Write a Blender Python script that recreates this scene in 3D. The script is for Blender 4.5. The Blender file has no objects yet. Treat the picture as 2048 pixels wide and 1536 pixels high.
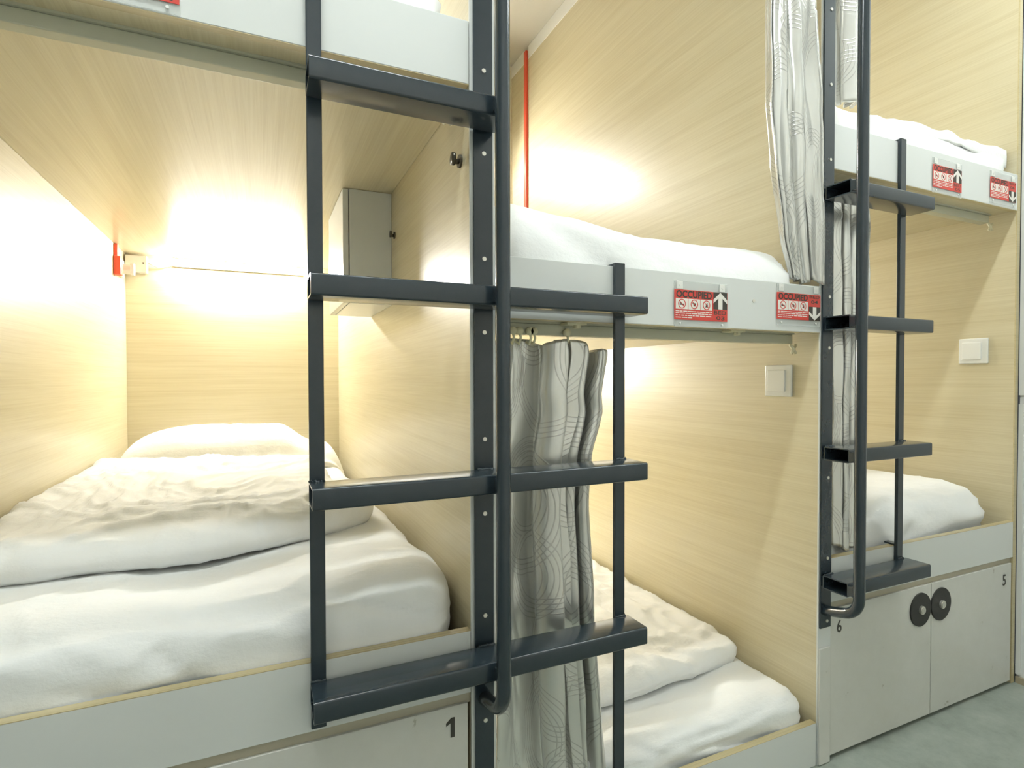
import bpy, bmesh, math, random
from mathutils import Vector, Matrix, noise
random.seed(7)
D_ = bpy.data
C = bpy.context.scene.collection

# ------------------------------------------------------------------ camera
yaw, pitch, roll = (math.radians(a) for a in (24.3818, -0.9855, -0.1164))
fwd = Vector((math.sin(yaw)*math.cos(pitch), math.cos(yaw)*math.cos(pitch), math.sin(pitch)))
r0 = Vector((math.cos(yaw), -math.sin(yaw), 0)); u0 = r0.cross(fwd)
rgt = r0*math.cos(roll) + u0*math.sin(roll); upv = -r0*math.sin(roll) + u0*math.cos(roll)
cam = D_.cameras.new('camera'); co = D_.objects.new('camera', cam); C.objects.link(co)
cam.sensor_width = 36; cam.lens = 1110.83*36/2048; cam.shift_y = 8.95/2048; cam.clip_start = .02
co.matrix_world = Matrix(((rgt.x, upv.x, -fwd.x, 0), (rgt.y, upv.y, -fwd.y, -1.0092),
                          (rgt.z, upv.z, -fwd.z, 1.044), (0, 0, 0, 1)))
bpy.context.scene.camera = co

# ------------------------------------------------------------------ world, exposure
w = D_.worlds.new('world'); bpy.context.scene.world = w; w.use_nodes = True
w.node_tree.nodes['Background'].inputs[0].default_value = (.9, .95, 1, 1)
w.node_tree.nodes['Background'].inputs[1].default_value = .05
vs = bpy.context.scene.view_settings
vs.view_transform = 'Standard'; vs.look = 'None'; vs.gamma = 1; vs.use_curve_mapping = False; vs.exposure = 0
BUNK_LAMP = 400.0        # emission of the strip lamps inside the berths
CORRIDOR = 86.0         # emission of the corridor ceiling lights

# ------------------------------------------------------------------ dimensions
xL, xA, xA2, xB, xB2, xC, xC2, DEP = -.5457, .3691, .4211, 1.3576, 1.4076, 2.3276, 2.345, 1.978
zc, zft, zfb, zbt, zbb, zdt = 1.608, 1.7267, 1.606, .5558, .4342, .416
mft, mfb, mbt, mcl = 1.288, 1.164, .118, 1.168
ROOM_TOP, PAN_TOP = 2.87, 2.80

# ------------------------------------------------------------------ materials
def mat(name, col=(.8, .8, .8), rough=.5, metal=0, spec=.5, **kw):
    m = D_.materials.new(name); m.use_nodes = True
    b = m.node_tree.nodes['Principled BSDF']
    b.inputs['Base Color'].default_value = (*col, 1); b.inputs['Roughness'].default_value = rough
    b.inputs['Metallic'].default_value = metal; b.inputs['Specular IOR Level'].default_value = spec
    for k, v in kw.items(): b.inputs[k].default_value = v
    return m
def nd(m, t, **kw):
    n = m.node_tree.nodes.new(t)
    for k, v in kw.items(): setattr(n, k, v)
    return n
def lk(m, a, b): m.node_tree.links.new(a, b)
def bsdf(m): return m.node_tree.nodes['Principled BSDF']
def ramp(m, src, stops):
    r = nd(m, 'ShaderNodeValToRGB'); e = r.color_ramp.elements
    while len(e) < len(stops): e.new(.5)
    for i, (p, c) in enumerate(stops): e[i].position = p; e[i].color = (*c, 1) if len(c) == 3 else c
    lk(m, src, r.inputs[0]); return r.outputs[0]
def noise_tex(m, scale, coord='Object', sc=None, detail=3, rough=.55):
    tc = nd(m, 'ShaderNodeTexCoord'); mp = nd(m, 'ShaderNodeMapping')
    if sc: mp.inputs['Scale'].default_value = sc
    lk(m, tc.outputs[coord], mp.inputs[0])
    n = nd(m, 'ShaderNodeTexNoise'); n.inputs['Scale'].default_value = scale
    n.inputs['Detail'].default_value = detail; n.inputs['Roughness'].default_value = rough
    lk(m, mp.outputs[0], n.inputs[0]); return n.outputs[0]
def bump(m, h, strength, dist=.002):
    b = nd(m, 'ShaderNodeBump'); b.inputs['Strength'].default_value = strength; b.inputs['Distance'].default_value = dist
    lk(m, h, b.inputs['Height']); lk(m, b.outputs[0], bsdf(m).inputs['Normal'])

def laminate(name, axis, dark=(.545, .47, .29), mid=(.60, .53, .345), light=(.645, .58, .395)):
    m = mat(name, rough=.46, spec=1.0, **{'Coat Weight': .7, 'Coat Roughness': .24})
    s = [170, 170, 170]; s['xyz'.index(axis)] = 2.2
    n1 = noise_tex(m, 1.5, sc=s, detail=5, rough=.65)
    s2 = [30, 30, 30]; s2['xyz'.index(axis)] = .9
    n2 = noise_tex(m, 1.2, sc=s2, detail=3)
    mx = nd(m, 'ShaderNodeMath', operation='MULTIPLY_ADD'); mx.inputs[1].default_value = .6
    lk(m, n1, mx.inputs[0])
    hl = nd(m, 'ShaderNodeMath', operation='MULTIPLY'); hl.inputs[1].default_value = .4
    lk(m, n2, hl.inputs[0]); lk(m, hl.outputs[0], mx.inputs[2])
    c = ramp(m, mx.outputs[0], [(.36, dark), (.5, mid), (.64, light)])
    lk(m, c, bsdf(m).inputs['Base Color']); bump(m, n1, .06, .0004)
    return m
M = {}
M['wood_y'] = laminate('oak_laminate_lengthwise', 'y')
M['wood_x'] = laminate('oak_laminate_crosswise', 'x', (.545, .475, .305), (.60, .535, .365), (.645, .585, .415))
M['edge'] = laminate('pale_board_edge', 'x', (.44, .36, .18), (.53, .44, .235), (.58, .49, .28))
M['white'] = mat('white_laminate', (.715, .735, .715), .22, spec=.5)
M['door'] = mat('scuffed_white_laminate', (.70, .70, .65), .24)
n = noise_tex(M['door'], 22, detail=6, rough=.7)
lk(M['door'], ramp(M['door'], n, [(.27, (.40, .38, .31)), (.33, (.665, .66, .61)), (.8, (.70, .695, .65))]), bsdf(M['door']).inputs['Base Color'])
M['plain'] = mat('white_plastic', (.82, .82, .78), .28)
M['ivory'] = mat('ivory_plastic', (.72, .68, .48), .4)
M['rail'] = mat('beige_painted_rail', (.50, .50, .39), .35)
M['metal'] = mat('blue_black_gloss_paint', (.016, .029, .039), .24, spec=.5, **{'Coat Weight': .3, 'Coat Roughness': .1})
n = noise_tex(M['metal'], 160, detail=2); bump(M['metal'], n, .12, .0008)
n = noise_tex(M['metal'], 26, detail=6, rough=.75)
lk(M['metal'], ramp(M['metal'], n, [(.24, (.16, .08, .045)), (.27, (.019, .031, .040)), (.7, (.024, .036, .046))]), bsdf(M['metal']).inputs['Base Color'])
M['worn'] = mat('bare_worn_steel', (.30, .29, .26), .35, .6)
M['screw'] = mat('zinc_screw', (.72, .70, .64), .3, .8)
M['dark'] = mat('black_plastic', (.028, .027, .025), .5)
M['bronze'] = mat('dark_bronze', (.10, .09, .07), .35, .7)
M['linen'] = mat('white_cotton', (.875, .88, .87), .85, spec=.2, **{'Sheen Weight': .25})
n = noise_tex(M['linen'], 24, sc=(1, 2.2, 1.4), detail=5, rough=.6); bump(M['linen'], n, .35, .006)
M['red'] = mat('red_plastic', (.74, .085, .04), .4)
M['print_red'] = mat('red_print', (.66, .06, .045), .45)
M['print_dark'] = mat('dark_print', (.05, .045, .035), .5)
M['print_white'] = mat('white_print', (.83, .80, .74), .5)
M['acrylic'] = mat('clear_acrylic', (.86, .88, .85), .12, spec=.4, **{'Alpha': .3})
M['floor'] = mat('grey_green_vinyl', (.3, .33, .29), .38)
n = noise_tex(M['floor'], 9, detail=8, rough=.7)
lk(M['floor'], ramp(M['floor'], n, [(.3, (.235, .265, .225)), (.5, (.31, .345, .30)), (.72, (.39, .42, .37))]), bsdf(M['floor']).inputs['Base Color'])
M['wall'] = mat('white_painted_wall', (.76, .765, .74), .5)
M['ceil'] = mat('cream_painted_ceiling', (.60, .57, .49), .6)
M['filler'] = mat('beige_filler_strip', (.47, .43, .33), .45)
M['skirt'] = mat('tan_skirting', (.42, .36, .25), .5)
def emit(name, col, s):
    m = mat(name, (.9, .9, .9)); b = bsdf(m)
    b.inputs['Emission Color'].default_value = (*col, 1); b.inputs['Emission Strength'].default_value = s; return m
M['lamp'] = emit('strip_lamp_diffuser', (1, .985, .92), BUNK_LAMP)
M['lamp_dim'] = emit('strip_lamp_diffuser_dimmer', (1, .985, .92), BUNK_LAMP*.6)
M['corr'] = emit('corridor_light_diffuser', (.92, 1, 1), CORRIDOR)
# satin with sets of thin woven rings
m = M['satin'] = mat('silver_satin', (.4, .4, .38), .27, .72, **{'Sheen Weight': .3})
uv = nd(m, 'ShaderNodeTexCoord')
tot = None
for k, (sc, fr, lo, hi) in enumerate([(3.9, 160, .27, .46), (3.1, 190, .36, .50)]):
    mp = nd(m, 'ShaderNodeMapping'); mp.inputs['Location'].default_value = (.37*k, .61*k, 0); lk(m, uv.outputs['UV'], mp.inputs[0])
    v = nd(m, 'ShaderNodeTexVoronoi', voronoi_dimensions='2D'); v.inputs['Scale'].default_value = sc; v.inputs['Randomness'].default_value = .8
    lk(m, mp.outputs[0], v.inputs['Vector'])
    mu = nd(m, 'ShaderNodeMath', operation='MULTIPLY'); mu.inputs[1].default_value = fr; lk(m, v.outputs['Distance'], mu.inputs[0])
    sn = nd(m, 'ShaderNodeMath', operation='SINE'); lk(m, mu.outputs[0], sn.inputs[0])
    th = nd(m, 'ShaderNodeMapRange', interpolation_type='SMOOTHSTEP'); th.inputs[1].default_value = .55; th.inputs[2].default_value = .95; lk(m, sn.outputs[0], th.inputs[0])
    a = nd(m, 'ShaderNodeMath', operation='GREATER_THAN'); a.inputs[1].default_value = lo; lk(m, v.outputs['Distance'], a.inputs[0])
    b = nd(m, 'ShaderNodeMath', operation='LESS_THAN'); b.inputs[1].default_value = hi; lk(m, v.outputs['Distance'], b.inputs[0])
    p = nd(m, 'ShaderNodeMath', operation='MULTIPLY'); lk(m, a.outputs[0], p.inputs[0]); lk(m, b.outputs[0], p.inputs[1])
    q = nd(m, 'ShaderNodeMath', operation='MULTIPLY'); lk(m, p.outputs[0], q.inputs[0]); lk(m, th.outputs[0], q.inputs[1])
    if tot is None: tot = q
    else:
        mxx = nd(m, 'ShaderNodeMath', operation='MAXIMUM'); lk(m, tot.outputs[0], mxx.inputs[0]); lk(m, q.outputs[0], mxx.inputs[1]); tot = mxx
lk(m, ramp(m, tot.outputs[0], [(0, (.73, .73, .70)), (1, (.53, .525, .50))]), bsdf(m).inputs['Base Color'])
bump(m, tot.outputs[0], .3, .001)

# ------------------------------------------------------------------ builders
class MB:
    def __init__(s): s.bm = bmesh.new()
    def box(s, x0, x1, y0, y1, z0, z1, bev=0, seg=2):
        t = bmesh.new(); bmesh.ops.create_cube(t, size=1)
        for v in t.verts: v.co = Vector(((x0+x1)/2+v.co.x*(x1-x0), (y0+y1)/2+v.co.y*(y1-y0), (z0+z1)/2+v.co.z*(z1-z0)))
        if bev: bmesh.ops.bevel(t, geom=t.edges[:], offset=bev, segments=seg, profile=.5, affect='EDGES')
        s.add(t); return s
    def add(s, t):
        me = D_.meshes.new('tmp'); t.to_mesh(me); t.free(); s.bm.from_mesh(me); D_.meshes.remove(me)
    def tube(s, pts, r, n=16, cap=True):
        pts = [Vector(p) for p in pts]; rings = []
        up = Vector((1, 0, 0)) if abs((pts[1]-pts[0]).normalized().x) < .9 else Vector((0, 0, 1))
        for i, p in enumerate(pts):
            d = (pts[min(i+1, len(pts)-1)]-pts[max(i-1, 0)]).normalized()
            a = (up - d*up.dot(d)).normalized(); b = d.cross(a); rr = r[i] if isinstance(r, (list, tuple)) else r
            rings.append([s.bm.verts.new(p+a*rr*math.cos(2*math.pi*k/n)+b*rr*math.sin(2*math.pi*k/n)) for k in range(n)])
        for i in range(len(rings)-1):
            for k in range(n): s.bm.faces.new((rings[i][k], rings[i][(k+1) % n], rings[i+1][(k+1) % n], rings[i+1][k]))
        if cap: s.bm.faces.new(rings[0][::-1]); s.bm.faces.new(rings[-1])
        return s
    def cyl(s, p0, p1, r, n=24): return s.tube([p0, p1], r, n)
    def poly(s, pts, y0, y1):        # outline in x,z pushed along y
        a = [s.bm.verts.new((x, y0, z)) for x, z in pts]; b = [s.bm.verts.new((x, y1, z)) for x, z in pts]
        k = len(pts); s.bm.faces.new(a); s.bm.faces.new(b[::-1])
        for i in range(k): s.bm.faces.new((a[i], b[i], b[(i+1) % k], a[(i+1) % k]))
        return s
    def hollow(s, x0, x1, y0, y1, z0, z1, t=.003, r=.004):   # rectangular hollow section lying along x
        def loop(d, rr):
            o = []
            for cy, cz, a0 in ((y1-d-rr, z1-d-rr, 0), (y0+d+rr, z1-d-rr, 90), (y0+d+rr, z0+d+rr, 180), (y1-d-rr, z0+d+rr, 270)):
                for k in range(4):
                    a = math.radians(a0+30*k); o.append((cy+rr*math.cos(a), cz+rr*math.sin(a)))
            return o
        L = []
        for x, lp in ((x0, loop(0, r)), (x1, loop(0, r)), (x1, loop(t, .0015)), (x0, loop(t, .0015))):
            L.append([s.bm.verts.new((x, a, b)) for a, b in lp])
        for i in range(4):
            A, B = L[i], L[(i+1) % 4]
            for k in range(16): s.bm.faces.new((A[k], A[(k+1) % 16], B[(k+1) % 16], B[k]))
        return s
    def build(s, name, m, parent=None, smooth=False, origin=None):
        bmesh.ops.recalc_face_normals(s.bm, faces=s.bm.faces[:])
        off = Vector(origin) if origin else (parent_loc(parent) if parent else Vector())
        for v in s.bm.verts: v.co -= off
        me = D_.meshes.new(name); s.bm.to_mesh(me); s.bm.free(); me.materials.append(m)
        if smooth:
            for p in me.polygons: p.use_smooth = True
        o = D_.objects.new(name, me); C.objects.link(o)
        if parent: o.parent = parent
        elif origin: o.location = origin
        return o
def parent_loc(o):
    v = Vector(o.location)
    while o.parent: o = o.parent; v += Vector(o.location)
    return v
def tag(o, label, cat, group=None, kind=None):
    if label: o['label'] = label
    if cat: o['category'] = cat
    if group: o['group'] = group
    if kind: o['kind'] = kind
    return o
def thing(name, label, cat, loc, group=None):
    o = D_.objects.new(name, None); C.objects.link(o); o.location = loc; o.empty_display_size = .05
    return tag(o, label, cat, group)
def struct(name, m, *boxes):
    b = MB()
    for q in boxes: b.box(*q)
    o = b.build(name, m); o['kind'] = 'structure'; return o
def smooth_angle(o, deg=40):
    for p in o.data.polygons: p.use_smooth = True
    bm = bmesh.new(); bm.from_mesh(o.data)
    for e in bm.edges:
        if len(e.link_faces) == 2 and e.calc_face_angle(0) > math.radians(deg): e.smooth = False
    bm.to_mesh(o.data); bm.free()
def text_mesh(txt, size, weight=0.0, sx=1.0, italic=False):
    cu = D_.curves.new('t', 'FONT'); cu.body = txt; cu.size = size; cu.offset = weight*size; cu.align_x = 'CENTER'; cu.align_y = 'CENTER'
    cu.resolution_u = 3
    o = D_.objects.new('t', cu); C.objects.link(o)
    dg = bpy.context.evaluated_depsgraph_get(); me = D_.meshes.new_from_object(o.evaluated_get(dg))
    D_.objects.remove(o); D_.curves.remove(cu)
    xs = [v.co.x for v in me.vertices]; zs = [v.co.y for v in me.vertices]
    cx, cz = (min(xs)+max(xs))/2, (min(zs)+max(zs))/2; wd, ht = max(xs)-min(xs), max(zs)-min(zs)
    return me, cx, cz, wd, ht
def lettering(name, txt, x, y, z, wd, ht, m, parent, weight=.02):
    me, cx, cz, w0, h0 = text_mesh(txt, 1.0, weight)
    off = parent_loc(parent)
    for v in me.vertices: v.co = Vector((x+(v.co.x-cx)*wd/w0, y, z+(v.co.y-cz)*ht/h0))-off
    me.materials.clear(); me.materials.append(m); me.name = name
    o = D_.objects.new(name, me); C.objects.link(o); o.parent = parent; return o

# ------------------------------------------------------------------ setting
struct('floor', M['floor'], (-1.9, 2.5, -1.38, 2.1, -.06, 0))
struct('ceiling', M['ceil'], (-1.9, 2.5, -1.38, 2.1, ROOM_TOP, ROOM_TOP+.06))
struct('wall_back', M['wood_x'], (-1.9, 2.5, DEP, DEP+.06, 0, ROOM_TOP))
struct('wall_left', M['wall'], (-1.96, -1.9, -1.38, 2.04, 0, ROOM_TOP))
struct('wall_front', M['wall'], (-1.9, 2.5, -1.44, -1.38, 0, ROOM_TOP))
struct('wall_right', M['wall'], (2.3495, 2.42, -1.38, -.001, .985, ROOM_TOP), (2.357, 2.42, -1.38, -.001, 0, .985), (2.3495, 2.357, -.014, -.001, .03, .955))
struct('baseboard_right', M['skirt'], (2.348, 2.357, -1.38, -.002, 0, .022))

# ------------------------------------------------------------------ partition panels between the berths
G = 'oak partition panels between the berths'
def partition(x0, x1, label, edge_mat, trim_side=0):
    t = thing('partition_panel', label, 'partition', ((x0+x1)/2, 1, 0), G)
    MB().box(x0, x1, .004, DEP-.001, .001, PAN_TOP).build('panel', M['wood_y'], t)
    MB().box(x0, x1, 0, .004, .001, PAN_TOP).build('edge_strip', edge_mat, t)
    b = MB()
    b.box(x0-.003, x1+.003, 0, 1.755, PAN_TOP, ROOM_TOP-.001); b.box(x0-.003, x1+.003, 1.80, DEP-.001, PAN_TOP, ROOM_TOP-.001)
    b.box(x0+.012, x1-.012, 1.755, 1.80, PAN_TOP, ROOM_TOP-.001) if x1-x0 > .03 else None
    tr = b.build('top_trim', M['plain'], t); tr['label'] = 'white strip along the panel top'
    return t
partition(xL-.052, xL, 'oak laminate partition forming the left side wall of the leftmost lower berth', M['white'])
partition(xA, xA2, 'oak laminate partition with white front edge behind the middle ladder', M['white'])
tB = partition(xB, xB2, 'oak laminate partition with a light switch, behind the right-hand ladder', M['white'])
b = MB().box(xB+.001, xB+.044, -.006, 0, .002, .318, .0015); o = b.build('kick_strip', M['door'], tB); o['label'] = 'white scuffed strip under the ladder plate'
partition(xC, xC2, 'oak laminate end partition at the far right beside the white corridor wall', M['edge'])

# ------------------------------------------------------------------ upper platforms (deck, fascia, curtain rail)
G = 'upper berth platforms'
def platform(xa, xb, zb, zt, zd, label, railx, back=DEP):
    t = thing('bunk_platform', label, 'bunk platform', ((xa+xb)/2, .9, zb), G)
    xa += .0008; xb -= .0008
    MB().box(xa, xb, .018, back-.001, zd, zd+.018).build('deck', M['wood_y'], t)
    MB().box(xa, xb, 0, .018, zb+.0012, zt, .0012).build('fascia', M['white'], t)
    f = MB().box(xa, xb, .0005, .0175, zb, zb+.0012).build('edge_band', M['edge'], t)
    r0_, r1_ = railx
    rl = MB(); rl.box(r0_, r1_, .066, .094, zd-.029, zd-.004, .002); rl.box(r0_, r1_, .060, .100, zd-.004, zd)
    rail = rl.build('curtain_rail', M['rail'], t)
    e = MB()
    for sx in (-1, 1): e.tube([(r1_-.004+sx*.011, .062, zd-.032), (r1_-.004, .060, zd-.044), (r1_-.004-sx*.008, .060, zd-.056)], .0042, 8)
    e.build('end_stop', M['ivory'], rail, True)
    return t, rail
pl_left, rail_left = platform(xL, xA, zfb, zft, zc, 'white fronted upper berth platform above the left bed with pillow', (xL+.01, xA-.02))
pl_mid, rail_mid = platform(xA2, xB, mfb, mft, mcl, 'white fronted middle berth platform carrying the BED 03 notice', (xA2+.01, xB-.022))
pl_right, rail_right = platform(xB2, xC, zfb, zft, zc, 'white fronted upper berth platform behind the right-hand ladder', (xB2+.01, xC-.03))
o = MB().cyl((1.115, -.0014, 1.236), (1.115, .002, 1.236), .0045, 16).build('fascia_screw', M['screw'], pl_mid)
for x in (.63, 1.10): # rail catches under the fascia
    b = MB(); b.box(x-.028, x+.022, .030, .064, mcl-.0075, mcl-.0012, .002); b.cyl((x+.002, .04, mcl-.014), (x+.002, .04, mcl-.001), .008, 12)
    b.build('rail_catch', M['ivory'], rail_mid)

# ------------------------------------------------------------------ lower berths
def locker(xa, xb, label, group, nums, ros):
    t = thing('locker_bench', label, 'locker bench', ((xa+xb)/2, .9, 0), group)
    xa += .0008; xb -= .0008; xm = (xa+xb)/2
    MB().box(xa, xb, 0, .018, zbb, zbt-.0012, .001).build('front_board', M['white'], t)
    MB().box(xa, xb, 0, .018, zbt-.0012, zbt).build('edge_band', M['edge'], t)
    MB().box(xa, xb, .018, DEP-.001, zdt+.004, zdt+.024).build('deck', M['wood_y'], t)
    MB().box(xa, xb, .0075, .018, zdt-.004, zbb-.0004).build('filler_strip', M['filler'], t)
    MB().box(xa, xb, .05, .062, .001, zdt+.004).build('recess_board', M['skirt'], t)
    for i, (d0, d1) in enumerate(((xa+.001, xm-.0015), (xm+.0015, xb-.006))):
        dr = MB().box(d0, d1, .001, .019, .012, zdt-.001, .001).build('door', M['door'], t)
        if nums[i]:
            txt, nx, nz, nw, nh = nums[i]
            if txt == '1':
                q = [(.5, .5), (.5, -.5), (.02, -.5), (.02, .24), (-.5, .12), (-.5, .27), (.1, .5)]
                b = MB(); b.poly([(nx+u_*nw, nz+v_*nh) for u_, v_ in q], .0003, .0014); b.build('number', M['print_dark'], dr)
            else: lettering('number', txt, nx, .0003, nz, nw, nh, M['print_dark'], dr, .012)
        if ros:
            rx = (1.810, 1.9135)[i]
            ro = MB().cyl((rx, -.003, .345), (rx, .001, .345), .0505, 48).build('lock_rosette', M['dark'], dr)
            smooth_angle(ro)
            ro['label'] = 'round black lock plate'
            # lock barrel joins the door as its own part
            b = MB(); b.cyl((rx, -.009, .345), (rx, -.002, .345), .0125, 24); b.cyl((rx, -.011, .345), (rx, -.009, .345), .0095, 24); b.box(rx-.001, rx+.001, -.0118, -.0108, .340, .350)
            b.build('lock_barrel', M['screw'], dr)
    return t
G = 'lower berth locker benches'
locker(xL, xA, 'white locker bench with door 1 under the left bed with pillow', G, (None, ('1', .3265, .3745, .017, .038)), False)
locker(xB2, xC, 'white locker bench with doors 6 and 5 and two round black locks', G, (('6', 1.4445, .363, .019, .036), ('5', 2.277, .363, .020, .037)), True)
t = thing('floor_berth', 'low floor level berth board under the middle bunk with rumpled duvet', 'bed base', ((xA2+xB)/2, .9, 0))
MB().box(xA2+.0008, xB-.004, 0, .018, .001, mbt-.0012, .001).build('front_board', M['white'], t)
MB().box(xA2+.0008, xB-.004, 0, .018, mbt-.0012, mbt).build('edge_band', M['edge'], t)
MB().box(xA2+.0008, xB-.0008, .018, DEP-.001, .004, .022).build('deck', M['wood_y'], t)

# ------------------------------------------------------------------ ladders
def ladder(label, xp0, xp1, zp0, hx, rungs, poles, loc):
    t = thing('bunk_ladder', label, 'ladder', loc, 'blue black steel bunk ladders')
    pb = MB().box(xp0, xp1, -.005, -.0002, zp0, PAN_TOP-.02, .001).build('wall_plate', M['metal'], t)
    hr = [(hx, -.104, PAN_TOP-.06)] + [(hx, -.104, .60)]
    cz, cy, R = .489, -.049, .055
    for k in range(9):
        a = math.radians(180+k*9.4); hr.append((hx+(xp0+xp1-2*hx)/2*(k/24), cy+R*math.cos(a), cz+R*math.sin(a)))
    hr.append(((xp0+xp1)/2, -.003, .418))
    h = MB().tube(hr, .0135, 20).build('handrail', M['metal'], t, True); smooth_angle(h)
    for x0, x1, zt in rungs:
        r = MB().hollow(x0, x1, -.081, -.0105, zt-.036, zt).build('rung', M['metal'], t); smooth_angle(r, 50)
        sp = MB().box(max(x0, hx-.009), hx+.009, -.094, -.0805, zt-.031, zt-.006, .001).build('spacer', M['metal'], r)
        for px0, px1 in [(p[0], p[1]) for p in poles if x0-.01 < p[0] < x1 and p[2] < zt < p[3]] + [(xp0+.004, xp1-.004)]:
            nn = 9; q = [(px0+(px1-px0)*i/nn, -.0125+random.uniform(-.001, .001), zt-.0005+random.uniform(-.0008, .0012)) for i in range(nn+1)]
            MB().tube(q, [random.uniform(.002, .0038) for _ in q], 8).build('weld_bead', M['metal'], r, True)
    for p0, p1, z0, z1, hk in poles:
        p = MB(); p.box(p0, p1, -.010, -.0005, z0, z1, .0016)
        if hk: p.box(p0, p1, -.010, .034, z1-.0055, z1, .0024)
        pole = p.build('side_bar', M['metal'], t)
        if z0 < zbt < z1 and hx < 5 and p0 != .697:
            MB().box(p0+.003, p1-.003, -.006, .030, zbt, zbt+.005, .001).build('bracket', M['metal'], pole)
    return t, pb
def plate_screws(pb, x, zs):
    for z in zs:
        s = MB(); s.cyl((x, -.0068, z), (x, -.0045, z), .0042, 14)
        sc = s.build('screw', M['screw'], pb); 
        k = MB().cyl((x, -.0072, z), (x, -.0066, z), .0018, 6).build('screw_slot', M['dark'], pb) if False else None
xr0, xr1 = .0734, .7287
lad, pb = ladder('blue black steel ladder in the middle, long steps crossing its handrail', .3756, .4152, .001, .393,
    [(xr0, .4152, 1.5534), (xr0, xr1, 1.213), (xr0, xr1, .870), (xr0, xr1, .5267)],
    [(.0745, .0995, .443, PAN_TOP-.06, False), (.697, .723, .10, mft+.006, True)], (.395, -.05, 0))
plate_screws(pb, .3965, (1.636, 1.478, 1.276, 1.134, .927, .782, .582, .375, .2))
lad, pb = ladder('blue black steel ladder on the right beside the locker doors 6 and 5', 1.3605, 1.4024, .372, 1.369,
    [(1.3605, 1.712, z) for z in (1.548, 1.206, .863, .520)],
    [(1.679, 1.705, .443, zft+.006, True)], (1.38, -.05, .372))
plate_screws(pb, 1.386, (2.02, 1.823, 1.625, 1.261, 1.125, .777, .56, .39))

# ------------------------------------------------------------------ berth lamps
def strip_lamp(x0, x1, z, label, lm='lamp', hood=False):
    t = thing('strip_lamp', label, 'lamp', ((x0+x1)/2, DEP-.02, z), 'strip lamps in the berths')
    hb = MB().box(x0, x1, DEP-.018, DEP-.001, z-.018, z+.018, .002)
    if hood: hb.box(x0, x1, DEP-.044, DEP-.001, z+.014, z+.019, .001)  # unseen cover added above the tube to keep its light off the ceiling
    hb.build('housing', M['plain'], t)
    d = MB(); d.tube([(x0+.006, DEP-.026, z), (x1-.006, DEP-.026, z)], .0135, 16)
    d.build('diffuser', M[lm], t, True)
    return t
strip_lamp(-.36, .20, 1.582, 'glowing white strip lamp at the back of the left lower berth')
strip_lamp(.60, 1.18, 1.135, 'lit strip lamp at the back of the low middle berth, behind its curtain')
strip_lamp(.60, 1.18, 2.28, 'lit strip lamp above the head of the middle upper berth', 'lamp_dim', True)
strip_lamp(1.58, 2.16, 1.582, 'lit strip lamp at the back of the lower right berth, hidden by the partition')
strip_lamp(1.58, 2.16, 2.68, 'lit strip lamp at the back of the upper right berth, hidden by the partition', 'lamp_dim')
strip_lamp(-.36, .20, 2.68, 'lit strip lamp at the back of the left upper berth', 'lamp_dim')
for x0, x1, nm in ((-.55, .55, 'left'), (1.35, 2.15, 'right')):
    t = thing('ceiling_light', 'white corridor ceiling light %s' % ('in front of the left and middle berths' if nm == 'left' else 'in front of the right-hand ladder'), 'ceiling light', ((x0+x1)/2, -.47, ROOM_TOP), 'corridor ceiling lights')
    MB().box(x0-.02, x1+.02, -.53, -.41, ROOM_TOP-.03, ROOM_TOP-.001, .004).build('housing', M['plain'], t)
    MB().box(x0, x1, -.51, -.43, ROOM_TOP-.036, ROOM_TOP-.030).build('diffuser', M['corr'], t)

# ------------------------------------------------------------------ soft goods
def nz(x, y, z): return noise.noise(Vector((x, y, z)))
def ridge(x, y, z): return 1-2*abs(nz(x, y, z))
def crease(x, y, z, k=7): return max(0, 1-abs(nz(x, y, z))*k)**1.5
def soft_slab(name, m, lo, hi, r, disp, warp=None, step=.014, parent=None, flat=.25):
    lo, hi = Vector(lo), Vector(hi); S = hi-lo
    N = [max(4, int(S[i]/step)) for i in range(3)]
    bm = bmesh.new(); cache = {}
    def vert(i, j, k):
        key = (i, j, k)
        if key in cache: return cache[key]
        p = Vector((lo[0]+S[0]*i/N[0], lo[1]+S[1]*j/N[1], lo[2]+S[2]*k/N[2]))
        rr = [min(r[q] if isinstance(r, (tuple, list)) else r, S[q]*.499) for q in range(3)]
        c = Vector([min(max(p[q], lo[q]+rr[q]), hi[q]-rr[q]) for q in range(3)])
        d = p-c; e = Vector([d[q]/rr[q] for q in range(3)])
        mx = max(abs(e[0]), abs(e[1]), abs(e[2]))
        if mx > 1e-6 and e.length > 1e-6:
            e2 = e*(mx/e.length); p = c+Vector([e2[q]*rr[q] for q in range(3)])
            nr = Vector([e[q]/rr[q] for q in range(3)]).normalized()
        else: nr = Vector((0, 0, 1))
        p = p+nr*disp(p, nr)
        if warp: p = warp(p)
        cache[key] = bm.verts.new(p); return cache[key]
    for a, bq, cq in ((0, 1, 2), (1, 2, 0), (0, 2, 1)):
        for side in (0, N[cq]):
            for i in range(N[a]):
                for j in range(N[bq]):
                    q = []
                    for di, dj in ((0, 0), (1, 0), (1, 1), (0, 1)):
                        idx = [0, 0, 0]; idx[a] = i+di; idx[bq] = j+dj; idx[cq] = side; q.append(vert(*idx))
                    bm.faces.new(q)
    b = MB(); b.bm.free(); b.bm = bm
    return b, name, m
def finish(tup, label, cat, group, origin):
    b, name, m = tup
    o = b.build(name, m, None, True, origin); tag(o, label, cat, group); return o

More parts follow.
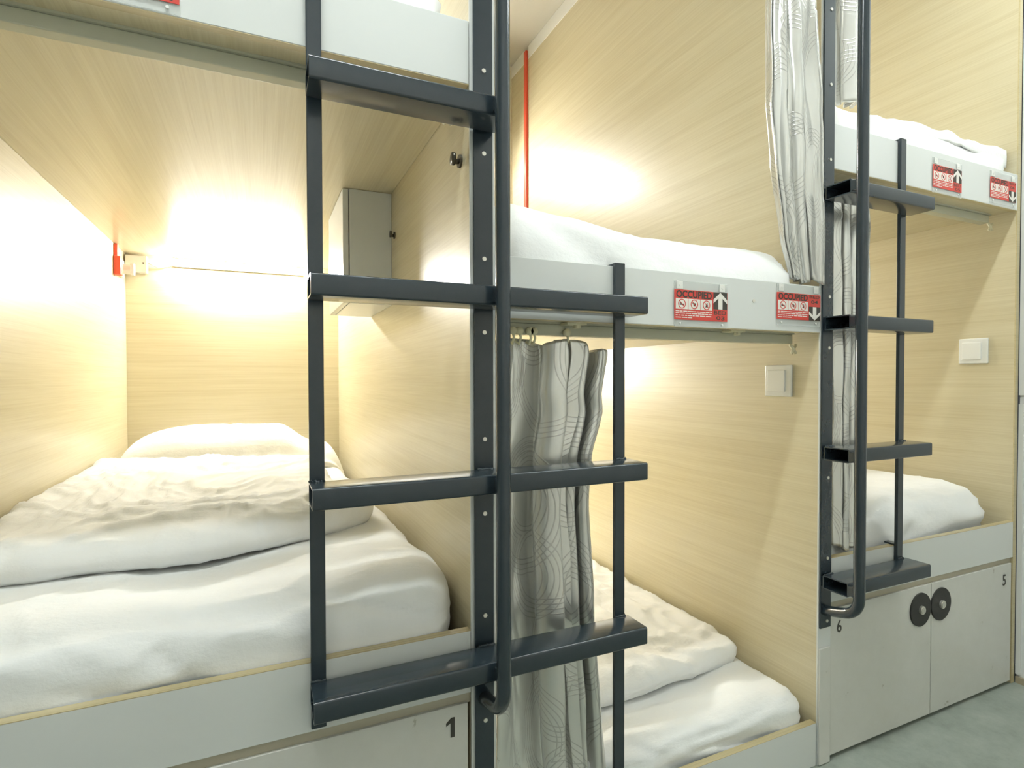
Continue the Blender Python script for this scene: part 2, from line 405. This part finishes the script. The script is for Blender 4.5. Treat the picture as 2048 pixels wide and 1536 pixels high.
def mattress_disp(seed, front_y, amp=1.0):
    arcs = [(random.uniform(-.3, .9), random.uniform(.02, .09), random.uniform(.10, .5), random.uniform(.006, .011)) for _ in range(7)]
    zlo, zhi = (.0222, .188) if seed == 5.1 else (1.187, 1.392) if seed == 8.4 else (.47, .66) if seed < 12 else (1.63, 1.8)
    xo = -.1 if seed < 5 or seed > 17 else .9 if seed < 9 else 1.87
    def f(p, n):
        e = math.exp(-max(0, p.y-front_y)/.35)
        if n.y < -.1 and e > .3:
            q = 0
            for i, (ax, az, ac, aa) in enumerate(arcs):
                zz = zlo+(zhi-zlo)*(.10+.13*i)+ac*(p.x-xo-(ax-.3)*.6)**2*.5+.012*nz(p.x*4, i, seed)
                q += aa*math.exp(-((p.z-zz)/.009)**2)*(.5+.5*nz(p.x*2.5+i*3, seed, i))
            return_extra = q*min(1, -n.y*1.4)*(.45 if seed == 8.4 else 1)
        else: return_extra = 0
        a = .010*nz(p.x*3+seed, p.y*3, p.z*4)
        # long soft drag folds on the front roll of the fitted sheet
        wv = nz(p.x*1.6+seed, p.y*1.5+p.z*2.5, seed)*.7
        a += .007*e*ridge(p.x*2.2+seed+wv, p.z*16+p.x*3+wv*2.2, seed*1.7)
        a += .003*ridge(p.x*9+wv*3, p.y*5+seed, p.z*9)
        a += .0075*crease(p.x*1.5+seed+wv*.8, p.y*3.4+p.z*5+p.x*1.1, seed*.7)*(.35+.65*e)
        a += .0042*crease(p.x*5+seed*2+wv*1.5, p.y*7+p.z*9+wv, seed, 6)*(.3+.7*e)
        a -= .010*e*crease(p.x*2.1+wv, p.z*11+p.x*2.5+seed, seed*2.2, 5)*max(0, -n.y)
        return a*amp+return_extra
    return f
G = 'white mattresses'
def lim(x0, x1, y0, z0):
    def f(p): return Vector((min(max(p.x, x0), x1), max(p.y, y0), max(p.z, z0)))
    return f
def wleft(p):
    p = lim(xL+.003, xA-.003, .020, .4405)(p)
    return p
finish(soft_slab('mattress', M['linen'], (-.535, .028, .441), (.350, 1.965, .655), (.07, .10, .085), mattress_disp(1.3, .05, 1.2), wleft, .009),
       'white sheeted mattress of the left lower berth, bulging over the board', 'mattress', G, (-.1, 1, .441))
finish(soft_slab('mattress', M['linen'], (.43, .028, .0225), (1.338, 1.965, .188), (.04, .05, .06), mattress_disp(5.1, .05, .9), lim(xA2+.003, xB-.003, .020, .0222), .010),
       'white sheeted mattress at floor level under the middle bunk', 'mattress', G, (.9, 1, .0222))
def wmid(p):
    q = p.copy()
    if p.z > 1.25: q.z += .035*max(0, min(1, (.85-p.x)/.4))*max(0, min(1, (p.z-1.25)/.1))
    return lim(xA2+.004, xB-.004, .0195, 1.1864)(q)
finish(soft_slab('mattress', M['linen'], (.43, .024, 1.187), (1.315, 1.965, 1.392), (.07, .11, .095), mattress_disp(8.4, .05, .55), wmid, .014),
       'white sheeted mattress on the middle upper berth behind the notices', 'mattress', G, (.9, 1, 1.1864))
finish(soft_slab('mattress', M['linen'], (1.42, .056, .441), (2.285, 1.965, .672), (.06, .11, .08), mattress_disp(11.2, .05, .9), lim(xB2+.003, xC-.003, .020, .4405), .02),
       'white sheeted mattress of the lower right berth above the locker doors', 'mattress', G, (1.87, 1, .4405))
finish(soft_slab('mattress', M['linen'], (1.42, .0205, 1.627), (2.30, 1.965, 1.80), (.03, .045, .04), mattress_disp(14.7, .05, .6), lim(xB2+.003, xC-.003, .0195, 1.6265), .022),
       'white mattress with a rumpled sheet on the upper right berth', 'mattress', G, (1.87, 1, 1.6265))
finish(soft_slab('mattress', M['linen'], (-.535, .026, 1.627), (.325, 1.965, 1.80), (.03, .05, .05), mattress_disp(17.7, .05, .5), lim(xL+.003, xA-.003, .0195, 1.6265), .025),
       'white mattress on the upper left berth, at the top edge of the photo', 'mattress', G, (-.1, 1, 1.6265))

def duvet_disp(seed, amp=1.0):
    def f(p, n):
        w1 = nz(p.x*2.3+seed, p.y*2.3, seed); w2 = nz(p.x*2.1, p.y*2.7+seed, seed+4)
        a = .014*nz(p.x*4.2+seed, p.y*4.2, 0)
        a += .0075*ridge(p.x*3.2+w1*2+seed, p.y*9+w2*2.4, seed)
        a += .0042*ridge(p.x*14+w2*4, p.y*11+w1*4+seed, seed*2)
        a += .0018*ridge(p.x*30+w1*5, p.y*24, seed)
        a += .0105*crease(p.x*2.4+w1*1.3+seed, p.y*7.5+w2*2, seed, 5)
        a += .0065*crease(p.x*6+w2*2.5, p.y*5.5+w1*3+seed, seed*3, 6)
        a += .0035*crease(p.x*13+w1*4, p.y*15+w2*3, seed*1.3, 5)
        return a*amp*.85*(.35+.65*max(0, n.z))
    return f
G = 'white duvets'
def duvet_left(p):     # unit sheet -> trapezoid lying on the bed
    a, b_ = p.x, p.y
    fr = .30 - .02*math.sin(a*3) + .20*max(0, (a-.52)/.48)**1.3
    bk = 1.46 + .07*math.sin(a*5.2+.4)
    rx = .285 - .075*min(1, b_*2.2)
    y = fr + (bk-fr)*b_
    x = (xL+.006) + (rx-(xL+.006))*a
    z = p.z + .018*(1-a)*b_ + .012*nz(a*3, b_*4, 2)
    return Vector((max(x, xL+.004), y, z))
def unit_duvet(name, shape, z0, z1, seed, amp, step, rr):
    d = duvet_disp(seed, amp)
    def dd(p, n): return d(p, n)
    return soft_slab(name, M['linen'], (0, 0, z0), (1, 1, z1), (.05, rr, (z1-z0)*.49), dd, shape, step)
finish(unit_duvet('duvet', duvet_left, .659, .728, 3.3, 1.0, .0095, .05), 'rumpled white duvet folded back on the left bed with pillow', 'duvet', G, (-.1, 1, .65))
def duvet_mid(p):
    a, b_ = p.x, p.y
    fr = .205 - .035*math.sin(a*3.1) + .02*a
    bk = 1.45 + .05*math.sin(a*4)
    x0 = xA2+.03; rx = 1.312 + .025*min(1, b_*3)
    y = fr + (bk-fr)*b_
    x = x0 + (rx-x0)*a
    return Vector((min(x, xB-.004), y, p.z + .014*nz(a*4, b_*4, 7)))
finish(unit_duvet('duvet', duvet_mid, .190, .240, 9.1, 1.15, .0105, .045), 'crumpled white duvet on the low middle bed beside the grey curtain', 'duvet', G, (.9, .8, .18))

def pillow(lo, hi, label, seed):
    lo, hi = Vector(lo), Vector(hi); c = (lo+hi)/2; h = (hi-lo)/2
    def dsp(p, n):
        w1 = nz(p.x*4+seed, p.y*4, seed)
        return .010*nz(p.x*5+seed, p.y*5, p.z*5)+.006*ridge(p.x*11+w1*3, p.y*4+p.z*9, seed)+.012*crease(p.x*5+w1*1.5, p.y*2.5+p.z*4, seed, 5)*max(0, -n.y)
    def wp(p):
        q = p.copy(); uy = abs((p.y-c.y)/h.y)
        x = p.x
        if x < -.25: fx = (1-min(1, (-.25-x)/(-.25-lo.x))**2.6)**.5
        elif x < .06: fx = 1
        elif x < .235: fx = 1-.46*(1-math.cos(math.pi*(x-.06)/.175))/2
        elif x < .28: fx = .54
        else: fx = .54*(1-min(1, (x-.28)/(hi.x-.28))**2)**.5
        fall = max(.08, fx)*max(.15, (1-min(1, uy)**2.6))**.5
        q.z = lo.z + (p.z-lo.z)*fall
        q.z -= .05*max(0, (x-.24)/.1)**2
        q.x = max(min(q.x, xA-.004), xL+.004); q.y = min(q.y, DEP-.003); return q
    return finish(soft_slab('pillow', M['linen'], lo, hi, (.05, .05, .06), dsp, wp, .014), label, 'pillow', None, (c.x, c.y, lo.z))
pillow((-.535, 1.545, .655), (.345, 1.955, .838), 'plump white pillow against the back wall of the left lower berth', 2.2)


# rumpled sheet drawn over the front edge of the upper right mattress
def sheet():
    bm = bmesh.new(); NX, NY = 90, 30; g = []
    for i in range(NX+1):
        row = []
        for j in range(NY+1):
            a, t = i/NX, j/NY
            x = 1.44+.865*a
            y = .42-.44*t if t < .88 else .033
            hang = 0
            yy = .40*(1-t)**1.0+.022
            z = 1.812 + .018*nz(a*6, t*3, 1)+.010*ridge(a*7+nz(a*3, t*3, 5), t*5, 3)
            z -= .048*max(0, 1-a/.30)
            if t > .86: z -= (t-.86)/.14*(.055+.020*math.sin(a*7)+.012*nz(a*9, 0, 2)); yy = .026
            row.append(bm.verts.new((min(x, xC-.006), yy+.004*nz(a*9, t*5, 8), z)))
        g.append(row)
    for i in range(NX):
        for j in range(NY): bm.faces.new((g[i][j], g[i+1][j], g[i+1][j+1], g[i][j+1]))
    b = MB(); b.bm.free(); b.bm = bm
    o = b.build('bed_sheet', M['linen'], None, True, (1.87, .2, 1.79))
    s = o.modifiers.new('thickness', 'SOLIDIFY'); s.thickness = .003; s.offset = 1
    return tag(o, 'loose white sheet hanging over the front of the upper right mattress', 'bed sheet')
sheet()

# ------------------------------------------------------------------ curtains
def lerp_key(keys, z):
    keys = sorted(keys)
    if z <= keys[0][0]: return keys[0][1:]
    for (z0, *a), (z1, *b_) in zip(keys, keys[1:]):
        if z <= z1:
            t = (z-z0)/(z1-z0); t = t*t*(3-2*t)*.5+t*.5
            return [p+(q-p)*t for p, q in zip(a, b_)]
    return keys[-1][1:]
def curtain(label, keys, folds, seed, y0, amp, cloth_w, NX=170, NZ=150, top_sag=None, bottom=None, hooks=(), lean=0, lp=1, tilt=0, sharp=.9):
    """keys: (z, x_left, x_right, amplitude factor)"""
    zs = [k[0] for k in keys]; zb, zt = min(zs), max(zs)
    bm = bmesh.new(); uvl = bm.loops.layers.uv.new('UVMap'); g = []; uvs = {}
    for i in range(NX+1):
        s = i/NX; row = []
        for j in range(NZ+1):
            t = j/NZ
            ztop = zt-(top_sag(s) if top_sag else 0); zbo = zb+(bottom(s) if bottom else 0)
            z = ztop+(zbo-ztop)*t
            xl, xr, af = lerp_key(keys, z)
            wob = .22*nz(s*2.3+seed, z*2.2, seed)+.10*nz(s*5, z*5+seed, 3)
            ph = (s+.11*math.sin(s*6.2+seed)+.04*wob)*folds*2*math.pi
            y = y0+amp*af*(1.15*(1-2*(abs(math.sin(ph/2))+.02)**sharp)+.36*math.sin(ph*1.63+seed+wob*3)) + lean*t**lp + tilt*s*min(1, t*1.5)
            y += .004*ridge(s*9+wob*2, z*5+seed, 1)*af+.0012*nz(s*22, z*12, seed)
            x = xl+(xr-xl)*s+amp*af*.55*math.sin(ph*2+.8)*(1-abs(2*s-1)**4)+.006*nz(z*4+seed, s*3, 9)
            v = bm.verts.new((x, y, z)); uvs[v] = (s*cloth_w, z); row.append(v)
        g.append(row)
    for i in range(NX):
        for j in range(NZ):
            f = bm.faces.new((g[i][j], g[i+1][j], g[i+1][j+1], g[i][j+1]))
            for l in f.loops: l[uvl].uv = uvs[l.vert]
    b = MB(); b.bm.free(); b.bm = bm
    cx = (keys[0][1]+keys[0][2])/2
    t = thing('curtain', label, 'curtain', (cx, y0, zb), 'silver grey satin berth curtains')
    o = b.build('cloth', M['satin'], t, True)
    sd = o.modifiers.new('thickness', 'SOLIDIFY'); sd.thickness = .0022
    for hx, hz in hooks:
        h = MB(); h.cyl((hx, .056, hz), (hx, .064, hz), .0085, 14); h.tube([(hx, .060, hz), (hx+.004, .061, hz-.014), (hx+.001, .064, hz-.028), (hx-.004, .070, hz-.022)], .0030, 8)
        h.build('curtain_hook', M['ivory'], t, True)
    return t
curtain('silver grey satin curtain hanging in front of the low middle bed behind the ladder',
        [(1.131, .430, .726, .75), (1.10, .430, .730, .8), (1.01, .432, .708, .9), (.97, .432, .712, .9), (.87, .433, .680, 1), (.76, .434, .672, 1), (.53, .436, .678, 1.0), (.36, .432, .688, .8), (.16, .428, .694, .5), (.125, .428, .694, .45)],
        3.3, 1.7, .078, .030, .85, sharp=1.35, lean=-.062, lp=3, top_sag=lambda s: .012*max(0, math.sin(s*17))+.030*max(0, (s-.72)/.28)**1.4,
        hooks=[(.486, 1.146), (.502, 1.146), (.526, 1.146), (.536, 1.146), (.618, 1.146)])
curtain('silver grey satin curtain gathered at the right of the middle upper berth',
        [(2.76, 1.185, 1.315, .8), (2.05, 1.186, 1.312, 1), (1.76, 1.190, 1.322, 1), (1.60, 1.208, 1.332, .9), (1.42, 1.238, 1.345, .75), (1.31, 1.275, 1.350, .5), (1.293, 1.285, 1.350, .45)],
        4.3, 4.4, .034, .020, .9, tilt=-.046, bottom=lambda s: .012*(1-s)+.006*math.sin(s*12))
curtain('silver grey satin curtain hanging high beside the right-hand ladder, hem above the mattress',
        [(2.76, 1.42, 1.575, 1), (2.1, 1.425, 1.580, 1), (1.86, 1.43, 1.584, 1), (1.815, 1.43, 1.590, 1)],
        2.8, 7.7, .055, .018, .6, NX=110, NZ=110, bottom=lambda s: .02*s)
curtain('silver grey satin curtain gathered behind the right-hand ladder in the lower right berth',
        [(1.575, 1.430, 1.668, 1), (1.2, 1.432, 1.648, .95), (.86, 1.434, 1.612, .9), (.69, 1.436, 1.600, .9), (.565, 1.436, 1.592, .85)],
        3.2, 9.9, .072, .016, .75, lean=-.034, lp=.6, NX=120, NZ=130, bottom=lambda s: .01*math.sin(s*9))

for xa, xb, y, nm in ((xA2, xB, .034, 'middle'), (xB2, xC, .055, 'right')):
    b = MB().box(xa+.001, xb-.001, y-.014, y+.014, 2.764, 2.792, .002)
    tag(b.build('curtain_rail', M['rail'], None, False, ((xa+xb)/2, y, 2.764)), 'beige curtain rail near the ceiling of the %s upper berth' % nm, 'curtain rail', 'curtain rails of the upper berths')

# ------------------------------------------------------------------ wall cabinet and small fittings
t = thing('wall_cabinet', 'small white wall cabinet high in the left lower berth', 'cabinet', (.3, .87, 1.27), None)
MB().box(.244, xA-.0005, .69, 1.05, 1.27, zc-.001, .001).build('body', M['white'], t)
MB().box(.225, .2415, .69, 1.05, 1.27, zc-.003, .0012).build('door', M['white'], t)
def robe_hook(x, y, z, label, sgn=-1, k=1.0):
    t = thing('wall_hook', label, 'hook', (x, y, z), 'dark metal wall hooks')
    MB().cyl((x, y, z), (x+sgn*.004, y, z), .013*k, 20).build('base', M['bronze'], t)
    b = MB().tube([(x+sgn*.003, y, z), (x+sgn*.010*k, y, z-.002), (x+sgn*.015*k, y, z+.002)], .0055*k, 10); b.cyl((x+sgn*.013*k, y, z+.003), (x+sgn*.019*k, y, z+.003), .0125*k, 16)
    b.build('peg', M['bronze'], t, True)
robe_hook(xA, .052, 1.479, 'dark metal hook on the oak partition close to the ladder plate')
robe_hook(xA, .648, 1.472, 'dark metal hook on the oak partition next to the small wall cabinet', k=.8)

def switch(x, y, z, label):
    t = thing('light_switch', label, 'light switch', (x, y, z), 'white light switches')
    MB().box(x-.008, x, y-.0445, y+.0445, z-.045, z+.045, .003, 3).build('frame', M['plain'], t)
    MB().box(x-.0125, x-.0075, y-.026, y+.033, z-.031, z+.031, .002).build('rocker', M['plain'], t)
switch(xB, .126, 1.037, 'square white light switch below the BED 04 notice')
switch(xC, .120, 1.140, 'square white light switch on the far right partition')

# white junction box, socket and red alarm conduit in the back left corner
t = thing('junction_box', 'square white junction box in the back left corner of the left berth', 'junction box', (-.50, DEP-.02, 1.56))
MB().box(-.541, -.458, DEP-.034, DEP-.001, 1.522, 1.598, .003).build('box', M['plain'], t)
MB().cyl((-.472, DEP-.036, 1.566), (-.472, DEP-.033, 1.566), .0035, 10).build('screw', M['bronze'], t)
c = MB().tube([(-.458, DEP-.018, 1.575), (-.44, DEP-.014, 1.563), (-.415, DEP-.010, 1.555), (-.385, DEP-.010, 1.562), (-.358, DEP-.012, 1.575)], .0045, 8).build('cable', M['plain'], t, True)
t = thing('wall_socket', 'white wall socket with a plug beside the red conduit', 'socket', (xL, 1.86, 1.52))
MB().box(xL, xL+.012, 1.825, 1.895, 1.485, 1.56, .003).build('plate', M['plain'], t)
b = MB(); b.cyl((xL+.011, 1.86, 1.52), (xL+.045, 1.86, 1.52), .022, 20); b.box(xL+.040, xL+.056, 1.845, 1.875, 1.495, 1.545, .004)
b.build('plug', M['plain'], t)
def conduit(x, y, z0, z1, sgn, label, box=None):
    t = thing('red_conduit', label, 'conduit', (x, y, z0), 'red alarm conduits')
    MB().box(min(x, x+sgn*.014), max(x, x+sgn*.014), y-.013, y+.013, z0, z1, .003).build('pipe', M['red'], t)
    if box:
        bz0, bz1 = box
        MB().box(min(x, x+sgn*.026), max(x, x+sgn*.026), y-.022, y+.024, bz0, bz1, .004).build('call_point', M['red'], t)
conduit(xL, 1.772, 1.50, zc-.001, 1, 'short red conduit ending in a red block on the left berth wall', (1.478, 1.555))
conduit(xB, 1.777, 1.196, PAN_TOP+.05, -1, 'long red conduit running down the wall of the middle upper berth')

# ------------------------------------------------------------------ notices
G = 'red OCCUPIED bed notices'
def arrow(cx, cz, w_, h_, up):
    s = 1 if up else -1
    p = [(0, .5), (.5, .06), (.5, -.16), (.155, .14), (.155, -.5), (-.155, -.5), (-.155, .14), (-.5, -.16), (-.5, .06)]
    return [(cx+a*w_, cz+s*b_*h_) for a, b_ in p]
def notice(x0, zb, num, up, label, wd=.163, ht=.0935, top=.018):
    t = thing('bed_notice', label, 'sign', (x0+wd/2, 0, zb+ht/2), G)
    z1 = zb+ht; yc = -.0034; kk = ht/.0935
    card = MB().box(x0, x0+wd, -.0034, -.0026, zb, z1).build('card', M['print_red'], t)
    ho = MB(); ho.box(x0+.001, x0+wd+.001, -.0024, -.0004, zb-.016, z1+top)
    ho.build('holder', M['acrylic'], t)
    for sx in (x0+.016, x0+wd-.016):
        for sz, nm in ((z1+top-.0095, 1), (zb-.008, 0)):
            b = MB()
            if nm: b.box(sx-.009, sx+.009, -.0036, -.0025, sz-.009, sz+.009, .0005)
            b.cyl((sx, -.0046, sz), (sx, -.0024, sz), .0026, 10); b.build('holder_tab', M['plain'], t)
    rw = .046; rx0 = x0+wd-rw     # right block
    e = .00025
    def flat(nm, mt, *rects):
        b = MB()
        for (a0, a1, c0, c1) in rects: b.box(a0, a1, yc-e, yc, c0, c1)
        return b.build(nm, mt, card)
    az0, az1 = (z1-.055*kk, z1) if up else (zb, zb+.050*kk)
    flat('arrow_field', M['print_dark'], (rx0+.002, x0+wd-.001, az0, az1))
    b = MB(); b.poly(arrow((rx0+x0+wd)/2+.0005, (az0+az1)/2, .043, az1-az0-.001, up), yc-2*e, yc-e); b.build('arrow', M['print_white'], card)
    tx = (rx0+x0+wd)/2
    if up:
        lettering('bed_word', 'BED', tx, yc-e, zb+.028*kk, .038, .0125*kk, M['print_dark'], card, .012)
        lettering('bed_number', num, tx+.001, yc-e, zb+.0105*kk, .026, .0125*kk, M['print_dark'], card, .012)
    else:
        lettering('bed_word', 'BED', tx, yc-e, z1-.0085*kk, .038, .0105*kk, M['print_dark'], card, .012)
        lettering('bed_number', num, tx, yc-e, z1-.0265*kk, .026, .0125*kk, M['print_dark'], card, .012)
    lw = wd-rw
    lettering('heading', 'OCCUPIED', x0+.004+(lw-.006)/2, yc-e, z1-.0135*kk, lw-.008, .0235*kk, M['print_dark'], card, .035)
    cw = (lw-.004)/3
    pz0, pz1 = z1-.0605*kk, z1-.0275*kk
    for i in range(3):
        c0 = x0+.003+cw*i
        pf = flat('pictogram', M['print_white'], (c0+.0008, c0+cw-.0008, pz0, pz1))
        cx, cz, R = c0+cw/2, (pz0+pz1)/2, .0150*kk
        b = MB(); n_ = 32
        for k in range(n_):
            a0, a1 = 2*math.pi*k/n_, 2*math.pi*(k+1)/n_
            b.poly([(cx+R*math.cos(a0), cz+R*math.sin(a0)), (cx+R*math.cos(a1), cz+R*math.sin(a1)), (cx+.82*R*math.cos(a1), cz+.82*R*math.sin(a1)), (cx+.82*R*math.cos(a0), cz+.82*R*math.sin(a0))], yc-2*e, yc-e)
        b.poly([(cx-.70*R, cz+.60*R), (cx-.60*R, cz+.70*R), (cx+.70*R, cz-.60*R), (cx+.60*R, cz-.70*R)], yc-2.2*e, yc-e)
        b.build('ban_ring', M['print_red'], card)
        b = MB()
        u_ = kk*.95
        if i == 0: b.box(cx-.008*u_, cx+.008*u_, yc-1.8*e, yc-e, cz-.004*u_, cz); b.box(cx-.009*u_, cx-.007*u_, yc-1.8*e, yc-e, cz-.006*u_, cz+.004*u_); b.box(cx+.006*u_, cx+.008*u_, yc-1.8*e, yc-e, cz-.006*u_, cz-.003*u_); b.cyl((cx-.004*u_, yc-1.8*e, cz+.0025*u_), (cx-.004*u_, yc-e, cz+.0025*u_), .0022*u_, 12)
        elif i == 1: b.cyl((cx+.001*u_, yc-1.8*e, cz-.001*u_), (cx+.001*u_, yc-e, cz-.001*u_), .0055*u_, 16); b.box(cx-.008*u_, cx-.002*u_, yc-1.8*e, yc-e, cz+.002*u_, cz+.006*u_)
        else: b.cyl((cx+.002*u_, yc-1.8*e, cz+.005*u_), (cx+.002*u_, yc-e, cz+.005*u_), .0024*u_, 12); b.box(cx-.003*u_, cx+.005*u_, yc-1.8*e, yc-e, cz-.005*u_, cz+.002*u_); b.box(cx-.007*u_, cx+.007*u_, yc-1.8*e, yc-e, cz-.007*u_, cz-.005*u_)
        b.build('symbol', M['print_dark'], card)
    rnd = random.Random(3)
    for r in range(4):
        b = MB()
        zl = pz0-(.0062+r*.0066)*kk; xx = x0+.0035; end = x0+lw-.003 if r < 3 else x0+lw*.45
        while xx < end-.004:
            ww = min(rnd.choice((.006, .009, .012, .016)), end-xx); b.box(xx, xx+ww, yc-e, yc, zl-.0014*kk, zl+.0014*kk); xx += ww+.0022
        b.build('text_line', M['print_white'], card)
    return t
notice(.864, 1.180, '03', True, 'red OCCUPIED notice with up arrow and BED 03 on the middle white fascia', .161, .069, .020)
notice(1.1922, 1.1955, '04', False, 'red OCCUPIED notice with down arrow and BED 04 beside the right-hand ladder', .161, .0675, .022)
notice(1.844, 1.6195, '05', True, 'red OCCUPIED notice with up arrow on the upper right fascia', .150, .0675, .021)
notice(2.155, 1.629, '06', False, 'red OCCUPIED notice with down arrow at the far right end of the fascia', .154, .066, .021)
notice(-.270, 1.625, '01', True, 'red OCCUPIED notice cut off by the top edge of the photo, left fascia', .161, .069, .020)
